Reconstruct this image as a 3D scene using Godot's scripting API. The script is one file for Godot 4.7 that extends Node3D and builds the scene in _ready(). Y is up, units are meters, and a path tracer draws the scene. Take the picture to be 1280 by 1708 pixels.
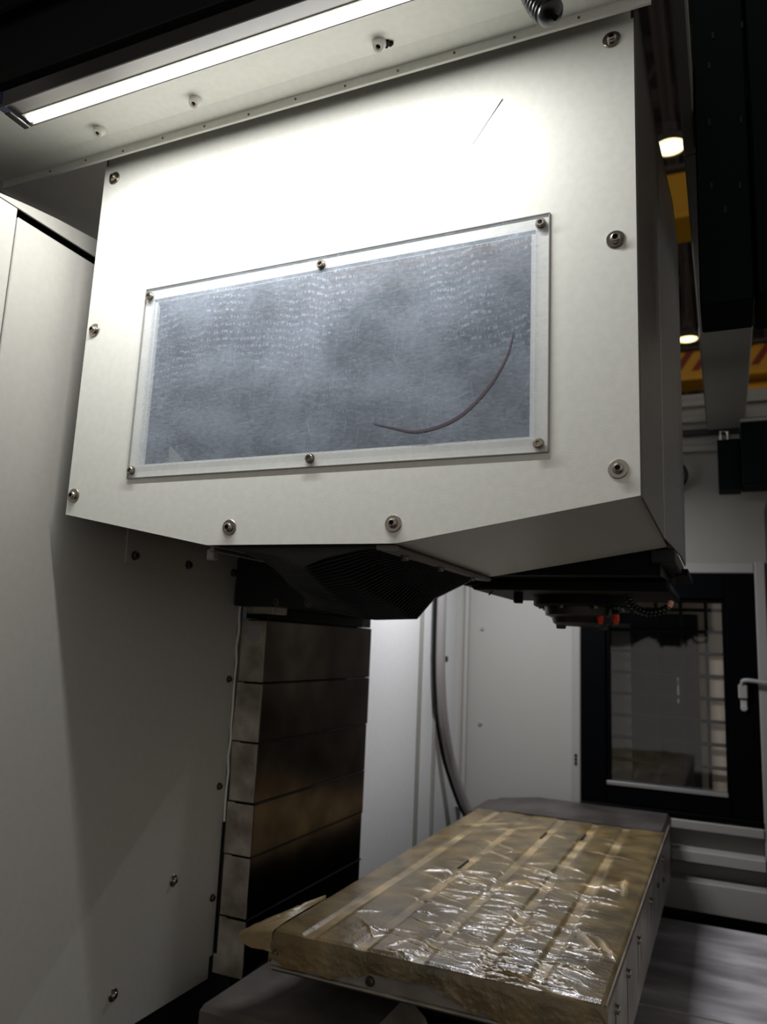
extends Node3D
# The inside of a vertical machining centre, seen from its side opening.
# All shapes are given round the camera's own point (0, 0, 0); LIFT raises everything so that the shop floor is y = 0.
const LIFT := 1.55
var origin := Vector3.ZERO          # base of the thing being built; its meshes are made relative to it
var taken := {}
var mats := {}
var rng := RandomNumberGenerator.new()


func _ready() -> void:
	rng.seed = 20417
	# ---------------------------------------------------------------- camera, sky, light, exposure
	var cam := Camera3D.new()
	cam.name = "camera"
	cam.fov = 67.93
	cam.near = 0.02
	cam.far = 60.0
	cam.position = Vector3(0, LIFT, 0)
	cam.rotation = Vector3(0.17197, 0.42582, 0.0437)
	add_child(cam)
	cam.current = true
	var lens := CameraAttributesPhysical.new()      # a phone's shallow blur: sharp on the head cover, soft at the end wall
	lens.frustum_focal_length = 17.813
	lens.frustum_focus_distance = 1.2
	lens.frustum_near = 0.02
	lens.frustum_far = 60.0
	lens.exposure_aperture = 3.0
	cam.attributes = lens
	var env := Environment.new()
	env.background_mode = Environment.BG_COLOR
	env.background_color = Color(0.535, 0.525, 0.51)
	env.tonemap_mode = Environment.TONE_MAPPER_LINEAR
	env.tonemap_exposure = 1.5
	env.sdfgi_enabled = true
	env.ssao_enabled = true
	env.ssil_enabled = true
	var we := WorldEnvironment.new()
	we.name = "surroundings"
	we.environment = env
	add_child(we)
	strip_light("front_led_light", Vector3(-0.67, 0.8440, -0.8085), 0.78, 0.44, Color(0.985, 0.99, 0.985), 15.0)
	strip_light("rear_led_light", Vector3(-0.76, 0.7155, -2.58), 0.50, 1.12, Color(0.96, 0.97, 1.0), 0.0)

	make_materials()
	build_shop()
	build_enclosure()
	build_light_beam()
	build_led_bar("front")
	build_rear_beam()
	build_rear_wall()
	build_header()
	build_head_cover()
	build_spindle()
	build_bellows()
	build_column()
	build_conduit()
	build_table()
	build_film()
	build_pan_and_covers()
	build_coolant_lines()


func strip_light(called: String, at: Vector3, length: float, energy: float, c: Color, tilt: float) -> void:
	var l := AreaLight3D.new()
	l.name = called
	l.area_size = Vector2(length, 0.010)
	l.light_energy = energy
	l.light_color = c
	l.shadow_enabled = true
	l.position = at + Vector3(0, LIFT, 0)
	l.rotation.x = -PI / 2 + deg_to_rad(tilt)
	l.set("area_range", 12.0)
	add_child(l)


# ==================================================================== helpers
func numbered(called: String) -> String:
	taken[called] = taken.get(called, -1) + 1
	return called if taken[called] == 0 else "%s_%03d" % [called, taken[called]]


func tag(o: Node, label: String, category: String, group := "", kind := "") -> Node:
	if label: o.set_meta("label", label)
	if category: o.set_meta("category", category)
	if group: o.set_meta("group", group)
	if kind: o.set_meta("kind", kind)
	return o


func thing(called: String, base: Vector3, label: String, category: String, group := "", kind := "") -> Node3D:
	var o := Node3D.new()
	o.name = numbered(called)
	add_child(o)
	o.position = base + Vector3(0, LIFT, 0)
	origin = base
	tag(o, label, category, group, kind)
	return o


func start() -> SurfaceTool:
	var st := SurfaceTool.new()
	st.begin(Mesh.PRIMITIVE_TRIANGLES)
	return st


func part(called: String, st: SurfaceTool, m: Material, parent: Node) -> MeshInstance3D:
	st.generate_normals()
	var o := MeshInstance3D.new()
	o.name = called
	o.mesh = st.commit()
	o.material_override = m
	parent.add_child(o, true)
	return o


func put(called: String, mesh: Mesh, m: Material, parent: Node, t: Transform3D) -> MeshInstance3D:
	# a shared mesh set at its own place (t in scene coordinates, parent at origin)
	var o := MeshInstance3D.new()
	o.name = called
	o.mesh = mesh
	o.material_override = m
	t.origin -= origin
	o.transform = t
	parent.add_child(o, true)
	return o


func tri(st: SurfaceTool, a: Vector3, b: Vector3, c: Vector3) -> void:   # counter-clockwise from outside
	st.add_vertex(a - origin)
	st.add_vertex(c - origin)
	st.add_vertex(b - origin)


func quad(st: SurfaceTool, a: Vector3, b: Vector3, c: Vector3, d: Vector3) -> void:
	tri(st, a, b, c)
	tri(st, a, c, d)


func face_out(st: SurfaceTool, p: Array, centre: Vector3) -> void:   # a flat convex face turned away from centre
	var n: Vector3 = (p[1] - p[0]).cross(p[2] - p[0])
	var mid := Vector3.ZERO
	for v in p: mid += v
	mid /= p.size()
	var q := p.duplicate()
	if n.dot(mid - centre) < 0: q.reverse()
	for i in range(1, q.size() - 1):
		tri(st, q[0], q[i], q[i + 1])


func box(st: SurfaceTool, lo: Vector3, hi: Vector3, ch := 0.0) -> void:   # a box with chamfered edges
	st.set_smooth_group(-1)
	var c := (lo + hi) / 2
	var h := (hi - lo) / 2
	var k: float = minf(ch, minf(h.x, minf(h.y, h.z)) * 0.9)
	var v := func(sx, sy, sz, ax):
		var e := Vector3(h.x - (0.0 if ax == 0 else k), h.y - (0.0 if ax == 1 else k), h.z - (0.0 if ax == 2 else k))
		return c + Vector3(e.x * sx, e.y * sy, e.z * sz)
	for s in [-1, 1]:
		face_out(st, [v.call(s, -1, -1, 0), v.call(s, 1, -1, 0), v.call(s, 1, 1, 0), v.call(s, -1, 1, 0)], c)
		face_out(st, [v.call(-1, s, -1, 1), v.call(1, s, -1, 1), v.call(1, s, 1, 1), v.call(-1, s, 1, 1)], c)
		face_out(st, [v.call(-1, -1, s, 2), v.call(1, -1, s, 2), v.call(1, 1, s, 2), v.call(-1, 1, s, 2)], c)
	if k <= 0: return
	for a in [-1, 1]:
		for b in [-1, 1]:
			face_out(st, [v.call(a, b, -1, 0), v.call(a, b, 1, 0), v.call(a, b, 1, 1), v.call(a, b, -1, 1)], c)
			face_out(st, [v.call(a, -1, b, 0), v.call(a, 1, b, 0), v.call(a, 1, b, 2), v.call(a, -1, b, 2)], c)
			face_out(st, [v.call(-1, a, b, 1), v.call(1, a, b, 1), v.call(1, a, b, 2), v.call(-1, a, b, 2)], c)
			for d in [-1, 1]:
				face_out(st, [v.call(a, b, d, 0), v.call(a, b, d, 1), v.call(a, b, d, 2)], c)


func on_axis(axis: String, p: Vector2, t: float) -> Vector3:
	if axis == "x": return Vector3(t, p.y, p.x)     # p = (z, y)
	if axis == "y": return Vector3(p.x, t, p.y)     # p = (x, z)
	return Vector3(p.x, p.y, t)                     # p = (x, y)


func prism(st: SurfaceTool, pts: Array, axis: String, lo: float, hi: float, smooth := false) -> void:
	var poly := PackedVector2Array(pts)
	var area := 0.0
	for i in poly.size():
		area += poly[i].cross(poly[(i + 1) % poly.size()])
	if area < 0: poly.reverse()
	var flip := axis != "z"
	var idx := Geometry2D.triangulate_polygon(poly)
	st.set_smooth_group(-1)
	for i in range(0, idx.size(), 3):
		var a := poly[idx[i]]
		var b := poly[idx[i + 1]]
		var c := poly[idx[i + 2]]
		if (b - a).cross(c - a) < 0:
			var s := b
			b = c
			c = s
		if flip:
			tri(st, on_axis(axis, a, hi), on_axis(axis, c, hi), on_axis(axis, b, hi))
			tri(st, on_axis(axis, a, lo), on_axis(axis, b, lo), on_axis(axis, c, lo))
		else:
			tri(st, on_axis(axis, a, hi), on_axis(axis, b, hi), on_axis(axis, c, hi))
			tri(st, on_axis(axis, a, lo), on_axis(axis, c, lo), on_axis(axis, b, lo))
	if smooth: st.set_smooth_group(7)
	for i in poly.size():
		var a := poly[i]
		var b := poly[(i + 1) % poly.size()]
		if flip: quad(st, on_axis(axis, b, lo), on_axis(axis, a, lo), on_axis(axis, a, hi), on_axis(axis, b, hi))
		else: quad(st, on_axis(axis, a, lo), on_axis(axis, b, lo), on_axis(axis, b, hi), on_axis(axis, a, hi))


func sheet(st: SurfaceTool, line: Array, axis: String, lo: float, hi: float, t: float) -> void:
	# a folded sheet of thickness t: the open 2-D line is offset to one side and extruded
	var back := []
	for i in line.size():
		var d1: Vector2 = (line[i] - line[maxi(i - 1, 0)]).normalized()
		var d2: Vector2 = (line[mini(i + 1, line.size() - 1)] - line[i]).normalized()
		if i == 0: d1 = d2
		if i == line.size() - 1: d2 = d1
		var n: Vector2 = (d1.orthogonal() + d2.orthogonal()).normalized()
		back.push_front(line[i] + n * t / maxf(0.4, n.dot(d1.orthogonal())))
	prism(st, line + back, axis, lo, hi)


func frame_for(dir: Vector3) -> Basis:
	var y := dir.normalized()
	var x := (Vector3.RIGHT if absf(y.x) < 0.9 else Vector3.FORWARD).cross(y).normalized()
	return Basis(x, y, x.cross(y).normalized())


func lathe(st: SurfaceTool, prof: Array, base: Vector3, dir: Vector3, seg := 24, sharp := true) -> void:
	# prof = [(radius, height)], turned round dir, from bottom to top on the outside
	var f := frame_for(dir)
	for j in prof.size() - 1:
		st.set_smooth_group(j + 1 if sharp else 1)
		for i in seg:
			var q := []
			for e in [[i, j], [i + 1, j], [i + 1, j + 1], [i, j + 1]]:
				var w: float = TAU * (e[0] % seg) / seg
				var p: Vector2 = prof[e[1]]
				q.append(base + f * Vector3(cos(w) * p.x, p.y, -sin(w) * p.x))
			if prof[j].x > 1e-6: tri(st, q[0], q[1], q[2])
			if prof[j + 1].x > 1e-6: tri(st, q[0], q[2], q[3])


func tube(st: SurfaceTool, pts: Array, radii, seg := 14, caps := true) -> void:
	var up := Vector3.UP
	var rings := []
	for i in pts.size():
		var d: Vector3 = (pts[mini(i + 1, pts.size() - 1)] - pts[maxi(i - 1, 0)]).normalized()
		if i == 0: up = frame_for(d).x
		up = (up - d * up.dot(d)).normalized()
		var s := d.cross(up)
		var r: float = radii[i] if radii is Array else radii
		var ring := []
		for k in seg:
			var w := TAU * k / seg
			ring.append(pts[i] + (up * cos(w) + s * sin(w)) * r)
		rings.append(ring)
	st.set_smooth_group(1)
	for i in pts.size() - 1:
		for k in seg:
			var n := (k + 1) % seg
			quad(st, rings[i][k], rings[i][n], rings[i + 1][n], rings[i + 1][k])
	if caps:
		st.set_smooth_group(-1)
		for k in range(1, seg - 1):
			tri(st, rings[0][0], rings[0][k + 1], rings[0][k])
			tri(st, rings[-1][0], rings[-1][k], rings[-1][k + 1])


func smooth_path(ctrl: Array, n: int) -> Array:
	var c := Curve3D.new()
	for i in ctrl.size():
		var a: Vector3 = ctrl[maxi(i - 1, 0)]
		var b: Vector3 = ctrl[mini(i + 1, ctrl.size() - 1)]
		c.add_point(ctrl[i], (a - b) / 6.0, (b - a) / 6.0)
	var out := []
	for i in n + 1:
		out.append(c.sample_baked(c.get_baked_length() * i / n, true))
	return out


# ==================================================================== materials
func noise_tex(freq: float, octaves: int, size: int, as_normal := false, bump := 4.0, seed_ := 1, ramp: Gradient = null) -> NoiseTexture2D:
	var n := FastNoiseLite.new()
	n.noise_type = FastNoiseLite.TYPE_SIMPLEX_SMOOTH
	n.frequency = freq
	n.fractal_octaves = octaves
	n.seed = seed_
	var t := NoiseTexture2D.new()
	t.width = size
	t.height = size
	t.seamless = true
	t.noise = n
	t.as_normal_map = as_normal
	t.bump_strength = bump
	if ramp: t.color_ramp = ramp
	return t


func ramp(a: Color, b: Color) -> Gradient:
	var g := Gradient.new()
	g.set_color(0, a)
	g.set_color(1, b)
	return g


func mat(called: String, c: Color, rough: float, metal := 0.0) -> StandardMaterial3D:
	var m := StandardMaterial3D.new()
	m.resource_name = called
	m.albedo_color = c
	m.roughness = rough
	m.metallic = metal
	m.uv1_triplanar = true
	m.uv1_world_triplanar = true
	mats[called] = m
	return m


func grain(m: StandardMaterial3D, tex: Texture2D, strength: float, scale: Vector3) -> void:
	m.normal_enabled = true
	m.normal_texture = tex
	m.normal_scale = strength
	m.uv1_scale = scale


func make_materials() -> void:
	var orange_peel := noise_tex(0.11, 2, 512, true, 5.0, 3)
	var soft := noise_tex(0.012, 4, 512, false, 1.0, 5, ramp(Color(0.97, 0.97, 0.965), Color(1, 1, 1)))
	var grime := noise_tex(0.010, 5, 512, false, 1.0, 9, ramp(Color(0.62, 0.60, 0.57), Color(1, 1, 1)))
	var m := mat("white_paint", Color(0.90, 0.897, 0.87), 0.36)
	grain(m, orange_peel, 0.10, Vector3(9, 9, 9))
	m.metallic_specular = 0.3
	m.albedo_texture = soft
	m = mat("white_plain", Color(0.87, 0.86, 0.83), 0.5)
	m = mat("wall_paint", Color(0.67, 0.66, 0.635), 0.42)
	grain(m, orange_peel, 0.05, Vector3(8, 8, 8))
	m.albedo_texture = soft
	m = mat("rear_paint", Color(0.85, 0.845, 0.84), 0.40)
	grain(m, orange_peel, 0.05, Vector3(6, 6, 6))
	m.albedo_texture = soft
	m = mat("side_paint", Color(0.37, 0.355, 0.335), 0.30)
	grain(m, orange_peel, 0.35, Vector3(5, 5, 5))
	m = mat("back_paint", Color(0.61, 0.60, 0.575), 0.42)
	grain(m, orange_peel, 0.05, Vector3(8, 8, 8))
	m = mat("dull_paint", Color(0.52, 0.51, 0.48), 0.5)
	m = mat("trim_grey", Color(0.56, 0.55, 0.53), 0.45)
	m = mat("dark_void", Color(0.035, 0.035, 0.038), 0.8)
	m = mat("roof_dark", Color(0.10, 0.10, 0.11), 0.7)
	m = mat("bolt_steel", Color(0.63, 0.60, 0.56), 0.28, 1.0)
	m = mat("dull_bolt", Color(0.40, 0.38, 0.35), 0.4, 1.0)
	m = mat("socket_dark", Color(0.05, 0.05, 0.05), 0.6, 0.4)
	m = mat("aluminium", Color(0.66, 0.65, 0.65), 0.32, 0.9)
	m = mat("column_steel", Color(0.46, 0.41, 0.36), 0.22, 1.0)
	m.albedo_texture = grime
	m.uv1_scale = Vector3(1.3, 1.3, 1.3)
	m = mat("column_edge", Color(0.76, 0.73, 0.68), 0.5, 0.15)
	m.albedo_texture = grime
	m.uv1_scale = Vector3(2, 2, 2)
	m = mat("pan_steel", Color(0.90, 0.88, 0.88), 0.45, 0.0)
	m.albedo_texture = noise_tex(0.006, 5, 512, false, 1.0, 21, ramp(Color(0.55, 0.54, 0.54), Color(1, 1, 1)))
	m.uv1_scale = Vector3(0.6, 0.6, 2.0)
	m = mat("grey_cover", Color(0.50, 0.48, 0.46), 0.5, 0.2)
	m.albedo_texture = grime
	m = mat("end_grey", Color(0.36, 0.34, 0.33), 0.45, 0.2)
	m.albedo_texture = grime
	m = mat("cast_black", Color(0.022, 0.022, 0.026), 0.55)
	m.metallic_specular = 0.25
	m = mat("spindle_steel", Color(0.22, 0.21, 0.20), 0.4, 0.7)
	m = mat("navy_paint", Color(0.03, 0.045, 0.065), 0.45)
	m = mat("green_paint", Color(0.003, 0.055, 0.055), 0.6)
	m.metallic_specular = 0.2
	m = mat("leaf_black", Color(0.045, 0.045, 0.05), 0.32)
	m = mat("hem_black", Color(0.16, 0.16, 0.17), 0.35)
	m = mat("door_black", Color(0.010, 0.014, 0.022), 0.5)
	m.metallic_specular = 0.15
	m = mat("chrome", Color(0.75, 0.73, 0.71), 0.18, 1.0)
	m = mat("conduit_steel", Color(0.62, 0.60, 0.59), 0.32, 0.45)
	m = mat("hose_black", Color(0.03, 0.03, 0.035), 0.28)
	m = mat("orange_plastic", Color(0.85, 0.22, 0.03), 0.4)
	m = mat("pale_tip", Color(0.88, 0.62, 0.55), 0.4)
	m = mat("table_steel", Color(0.30, 0.28, 0.25), 0.5, 0.6)
	m = mat("skirt_paint", Color(0.66, 0.63, 0.60), 0.4)
	m.albedo_texture = grime
	m = mat("rust", Color(0.24, 0.13, 0.09), 0.8)
	m = mat("yellow_paint", Color(0.72, 0.52, 0.05), 0.5)
	m = mat("red_paint", Color(0.45, 0.08, 0.05), 0.6)
	m = mat("shop_dark", Color(0.16, 0.14, 0.13), 0.9)
	m = mat("shop_beam", Color(0.24, 0.21, 0.19), 0.8)
	m = mat("beige_panel", Color(0.72, 0.66, 0.58), 0.6)
	m = mat("label_paper", Color(0.60, 0.59, 0.57), 0.7)
	m = mat("dirt", Color(0.10, 0.09, 0.08), 0.9)
	m = mat("marker", Color(0.33, 0.26, 0.30), 0.6)
	m = mat("blue_plastic", Color(0.25, 0.27, 0.42), 0.35)
	m = mat("led_glow", Color(1, 1, 1), 0.5)
	m.emission_enabled = true
	m.emission = Color(1.0, 0.99, 0.94)
	m.emission_energy_multiplier = 3.5
	m = mat("lamp_glow", Color(1, 1, 1), 0.5)
	m.emission_enabled = true
	m.emission = Color(1.0, 0.93, 0.68)
	m.emission_energy_multiplier = 1.6
	m = mat("glass", Color(0.08, 0.09, 0.10, 0.05), 0.03)
	m.transparency = BaseMaterial3D.TRANSPARENCY_ALPHA
	m = mat("dusty_pane", Color(1, 1, 1, 1), 0.35)
	m.uv1_triplanar = false
	m.uv1_world_triplanar = false
	m.transparency = BaseMaterial3D.TRANSPARENCY_ALPHA
	m.albedo_texture = pane_texture()
	m = mat("film", Color(1, 1, 1), 0.30)
	m.vertex_color_use_as_albedo = true
	m.metallic_specular = 0.5
	m.clearcoat_enabled = true
	m.clearcoat = 0.3
	m.clearcoat_roughness = 0.14
	grain(m, noise_tex(0.03, 4, 1024, true, 9.0, 31), 0.35, Vector3(6, 6, 6))


func pane_texture() -> ImageTexture:
	# dust and polishing marks on the clear acrylic: colour = dust, alpha = how much of it lies there
	var w := 1200
	var h := 560
	var im := Image.create(w, h, false, Image.FORMAT_RGBA8)
	var cloud := FastNoiseLite.new()
	cloud.frequency = 0.004
	cloud.fractal_octaves = 5
	cloud.seed = 4
	var fine := FastNoiseLite.new()
	fine.frequency = 0.11
	fine.fractal_octaves = 2
	fine.seed = 8
	var r := RandomNumberGenerator.new()
	r.seed = 77
	var a := PackedFloat32Array()
	a.resize(w * h)
	for y in h:
		for x in w:
			var c := cloud.get_noise_2d(x, y * 1.3)
			var f := fine.get_noise_2d(x * 0.35, y)
			var wave := sin((y + 30.0 * sin(x * 0.006) + 16.0 * cloud.get_noise_2d(x * 2.0, 50)) * TAU / 21.0)
			var tick := fine.get_noise_2d(x * 1.1, floorf(y / 21.0) * 40.0)
			var band: float = clampf(0.5 + 1.6 * cloud.get_noise_2d(x * 0.8 + 900, y * 0.8), 0.0, 1.0) * clampf(1.25 - y / 420.0, 0.0, 1.0)
			var v := 0.36 + 0.16 * c + 0.07 * f
			v += 0.30 * band * maxf(0.0, wave) * clampf(tick * 2.2 + 0.25, 0.0, 1.0)
			var edge := minf(minf(x, w - 1 - x), minf(y, h - 1 - y))
			if edge < 28: v *= 0.45
			a[y * w + x] = v
	for k in 900:     # scratches
		var x := r.randf() * w
		var y := r.randf() * h
		var ang := r.randf_range(-0.5, 0.5) + (PI / 2 if r.randf() < 0.5 else 0.0)
		var n := r.randi_range(6, 60)
		var s := r.randf_range(0.03, 0.17)
		var bend := r.randf_range(-0.004, 0.004)
		for i in n:
			var px := int(x)
			var py := int(y)
			if px >= 0 and px < w and py >= 0 and py < h: a[py * w + px] += s
			x += cos(ang)
			y += sin(ang)
			ang += bend
	for k in 700:     # specks
		var px := r.randi_range(0, w - 2)
		var py := r.randi_range(0, h - 2)
		for d in [0, 1, w, w + 1]: a[py * w + px + d] += r.randf_range(0.05, 0.3)
	for k in 9:       # long faint wipe marks, nearly upright
		var x := r.randf() * w
		var s := r.randf_range(0.02, 0.05)
		for i in h:
			var px := int(x + i * -0.03)
			if px >= 0 and px < w - 1:
				a[i * w + px] += s
				a[i * w + px + 1] += s
	for y in h:
		for x in w:
			im.set_pixel(x, y, Color(0.76, 0.80, 0.87, clampf(a[y * w + x], 0.02, 0.8)))
	return ImageTexture.create_from_image(im)


# ==================================================================== shared fixings
var screw_meshes := {}

func turned(prof: Array, seg: int, sharp := true) -> ArrayMesh:
	var keep := origin
	origin = Vector3.ZERO
	var st := start()
	lathe(st, prof, Vector3.ZERO, Vector3.UP, seg, sharp)
	st.generate_normals()
	origin = keep
	return st.commit()


func screw(at: Vector3, out: Vector3, r_washer: float, parent: Node, m: Material, spin := 0.0) -> void:
	# a button-head socket screw on a washer: screw > washer, socket
	var key := "r%.4f" % r_washer
	if not screw_meshes.has(key):
		var w := r_washer
		var rh := w * 0.56
		screw_meshes[key] = [
			turned([Vector2(w, 0), Vector2(w, w * 0.10), Vector2(w * 0.94, w * 0.16), Vector2(rh * 0.7, w * 0.16)], 28),
			turned([Vector2(rh, 0), Vector2(rh, w * 0.22), Vector2(rh * 0.93, w * 0.38), Vector2(rh * 0.78, w * 0.50), Vector2(rh * 0.56, w * 0.55), Vector2(rh * 0.50, w * 0.55), Vector2(rh * 0.46, w * 0.25)], 24),
			turned([Vector2(rh * 0.47, w * 0.25), Vector2(rh * 0.47, w * 0.26), Vector2(0, w * 0.262)], 6),
		]
	var ms: Array = screw_meshes[key]
	var t := Transform3D(frame_for(out).rotated(out.normalized(), spin), at)
	var head := put("screw", ms[1], m, parent, Transform3D(t.basis, at + out.normalized() * r_washer * 0.14))
	var keep := origin
	origin = Vector3.ZERO
	put("washer", ms[0], m, head, Transform3D(Basis(), Vector3(0, -r_washer * 0.14, 0)))
	put("socket", ms[2], mats.socket_dark, head, Transform3D())
	origin = keep


func bolt(at: Vector3, out: Vector3, r: float, parent: Node, m: Material) -> void:
	# a plain socket-cap bolt, one mesh
	var key := "b%.4f" % r
	if not screw_meshes.has(key):
		screw_meshes[key] = turned([Vector2(r * 1.25, 0), Vector2(r * 1.25, r * 0.2), Vector2(r, r * 0.2), Vector2(r, r * 0.85), Vector2(r * 0.85, r), Vector2(r * 0.5, r), Vector2(r * 0.45, r * 0.5), Vector2(0, r * 0.5)], 18)
	put("bolt", screw_meshes[key], m, parent, Transform3D(frame_for(out), at))


# ==================================================================== the shop seen over the machine
func build_shop() -> void:
	var o := thing("floor", Vector3(-2, -LIFT, -6), "dark grey concrete shop floor under the machine", "floor", "", "structure")
	var st := start()
	box(st, Vector3(-12, -1.65, -19), Vector3(8, -1.55, 5))
	part("slab", st, mats.shop_dark, o)
	o = thing("wall_shop", Vector3(-2, -LIFT, -18.5), "dark far end wall of the workshop hall", "wall", "", "structure")
	st = start()
	box(st, Vector3(-12, -1.55, -18.8), Vector3(8, 9, -18.5))
	part("cladding", st, mats.shop_dark, o)
	for i in 14:
		st = start()
		box(st, Vector3(-3.2 + i * 0.35, 2, -18.5), Vector3(-3.08 + i * 0.35, 9, -18.42), 0.01)
		part("rib", st, mats.shop_beam, o)
	o = thing("ceiling_shop", Vector3(-2, 9, -7), "dark workshop roof high above the machine", "ceiling", "", "structure")
	st = start()
	box(st, Vector3(-12, 9, -18.8), Vector3(8, 9.2, 1))
	part("roof_sheet", st, mats.shop_dark, o)
	for i in 7:
		var z := -16.5 + i * 2.0
		st = start()
		box(st, Vector3(-6, 7.9, z - 0.09), Vector3(5, 8.1, z + 0.09), 0.01)
		box(st, Vector3(-6, 8.85, z - 0.09), Vector3(5, 9.0, z + 0.09), 0.01)
		for k in 11:
			var x := -6.0 + k
			tube(st, [Vector3(x, 8.0, z), Vector3(x + 0.5, 8.9, z)], 0.04, 6)
			tube(st, [Vector3(x + 0.5, 8.9, z), Vector3(x + 1.0, 8.0, z)], 0.04, 6)
		part("roof_truss", st, mats.shop_beam, o)
	for k in [[-0.50, 0.09], [-0.33, 0.06], [-0.75, 0.05]]:
		st = start()
		tube(st, [Vector3(k[0], 7.2, -17.5), Vector3(k[0], 7.2, -5)], k[1], 10)
		part("roof_pipe", st, mats.shop_beam, o)
	# two overhead crane girders across the hall
	crane(-9.0, 5.10, 5.66, "yellow overhead crane girder beneath the larger shop lamp", false)
	crane(-13.4, 4.66, 5.12, "yellow crane girder with diagonal hazard stripes in the far bay", true)
	pendant(Vector3(-0.490, 6.76, -9.90), 0.21, "larger glowing round shop lamp above the crane girder")
	pendant(Vector3(-0.47, 5.62, -13.9), 0.18, "small pale oval shop lamp hanging farther down the hall")


func crane(z: float, y0: float, y1: float, label: String, striped: bool) -> void:
	var o := thing("crane_girder", Vector3(-1, y0, z), label, "crane girder", "yellow crane girders over the hall")
	var st := start()
	box(st, Vector3(-7, y0, z - 0.2), Vector3(5, y1, z + 0.2), 0.02)
	part("box_beam", st, mats.yellow_paint, o)
	st = start()
	box(st, Vector3(-7, y0 - 0.09, z - 0.3), Vector3(5, y0, z + 0.3), 0.01)
	part("bottom_flange", st, mats.yellow_paint, o)
	st = start()
	box(st, Vector3(-7, y1, z - 0.28), Vector3(5, y1 + 0.06, z + 0.28), 0.01)
	part("rail", st, mats.shop_beam, o)
	if striped:
		for i in 26:
			var x := -4.0 + i * 0.30
			st = start()
			prism(st, [Vector2(x, y0 + 0.10), Vector2(x + 0.12, y0 + 0.10), Vector2(x + 0.36, y1), Vector2(x + 0.24, y1)], "z", z + 0.2, z + 0.212)
			part("stripe", st, mats.red_paint, o)
		st = start()
		box(st, Vector3(0.36, 3.86, z - 0.45), Vector3(1.6, 4.50, z + 0.1), 0.03)
		part("hoist_housing", st, mats.yellow_paint, o)
		st = start()
		box(st, Vector3(0.40, 4.50, z - 0.1), Vector3(0.5, 4.60, z), 0.01)
		part("hoist_hanger", st, mats.shop_beam, o)


func pendant(at: Vector3, r: float, label: String) -> void:
	var o := thing("pendant_lamp", at, label, "lamp", "round shop lamps")
	var st := start()
	lathe(st, [Vector2(0, 0.03), Vector2(r * 0.6, 0.012), Vector2(r * 0.93, 0.0)].map(func(p): return p), at, Vector3.DOWN, 32, false)
	part("glowing_lens", st, mats.lamp_glow, o)
	st = start()
	lathe(st, [Vector2(r, -0.02), Vector2(r, 0.03), Vector2(r * 0.96, 0.10), Vector2(r * 0.45, 0.20), Vector2(r * 0.4, 0.34), Vector2(0, 0.36)], at, Vector3.UP, 32)
	part("shade", st, mats.shop_beam, o)
	st = start()
	tube(st, [at + Vector3(0, 0.34, 0), Vector3(at.x, 9.0, at.z)], 0.02, 8)
	part("hanger", st, mats.shop_beam, o)
	var l := SpotLight3D.new()
	l.name = "pendant_lamp_light"
	l.light_energy = 2.6
	l.light_color = Color(1.0, 0.9, 0.68)
	l.light_size = r * 0.8
	l.spot_angle = 80.0
	l.spot_range = 40.0
	l.spot_attenuation = 2.0
	l.shadow_enabled = true
	l.position = Vector3(0, -0.06, 0)
	l.rotation.x = -PI / 2
	o.add_child(l)


# ==================================================================== enclosure walls and roof
const XL := -1.13

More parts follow.
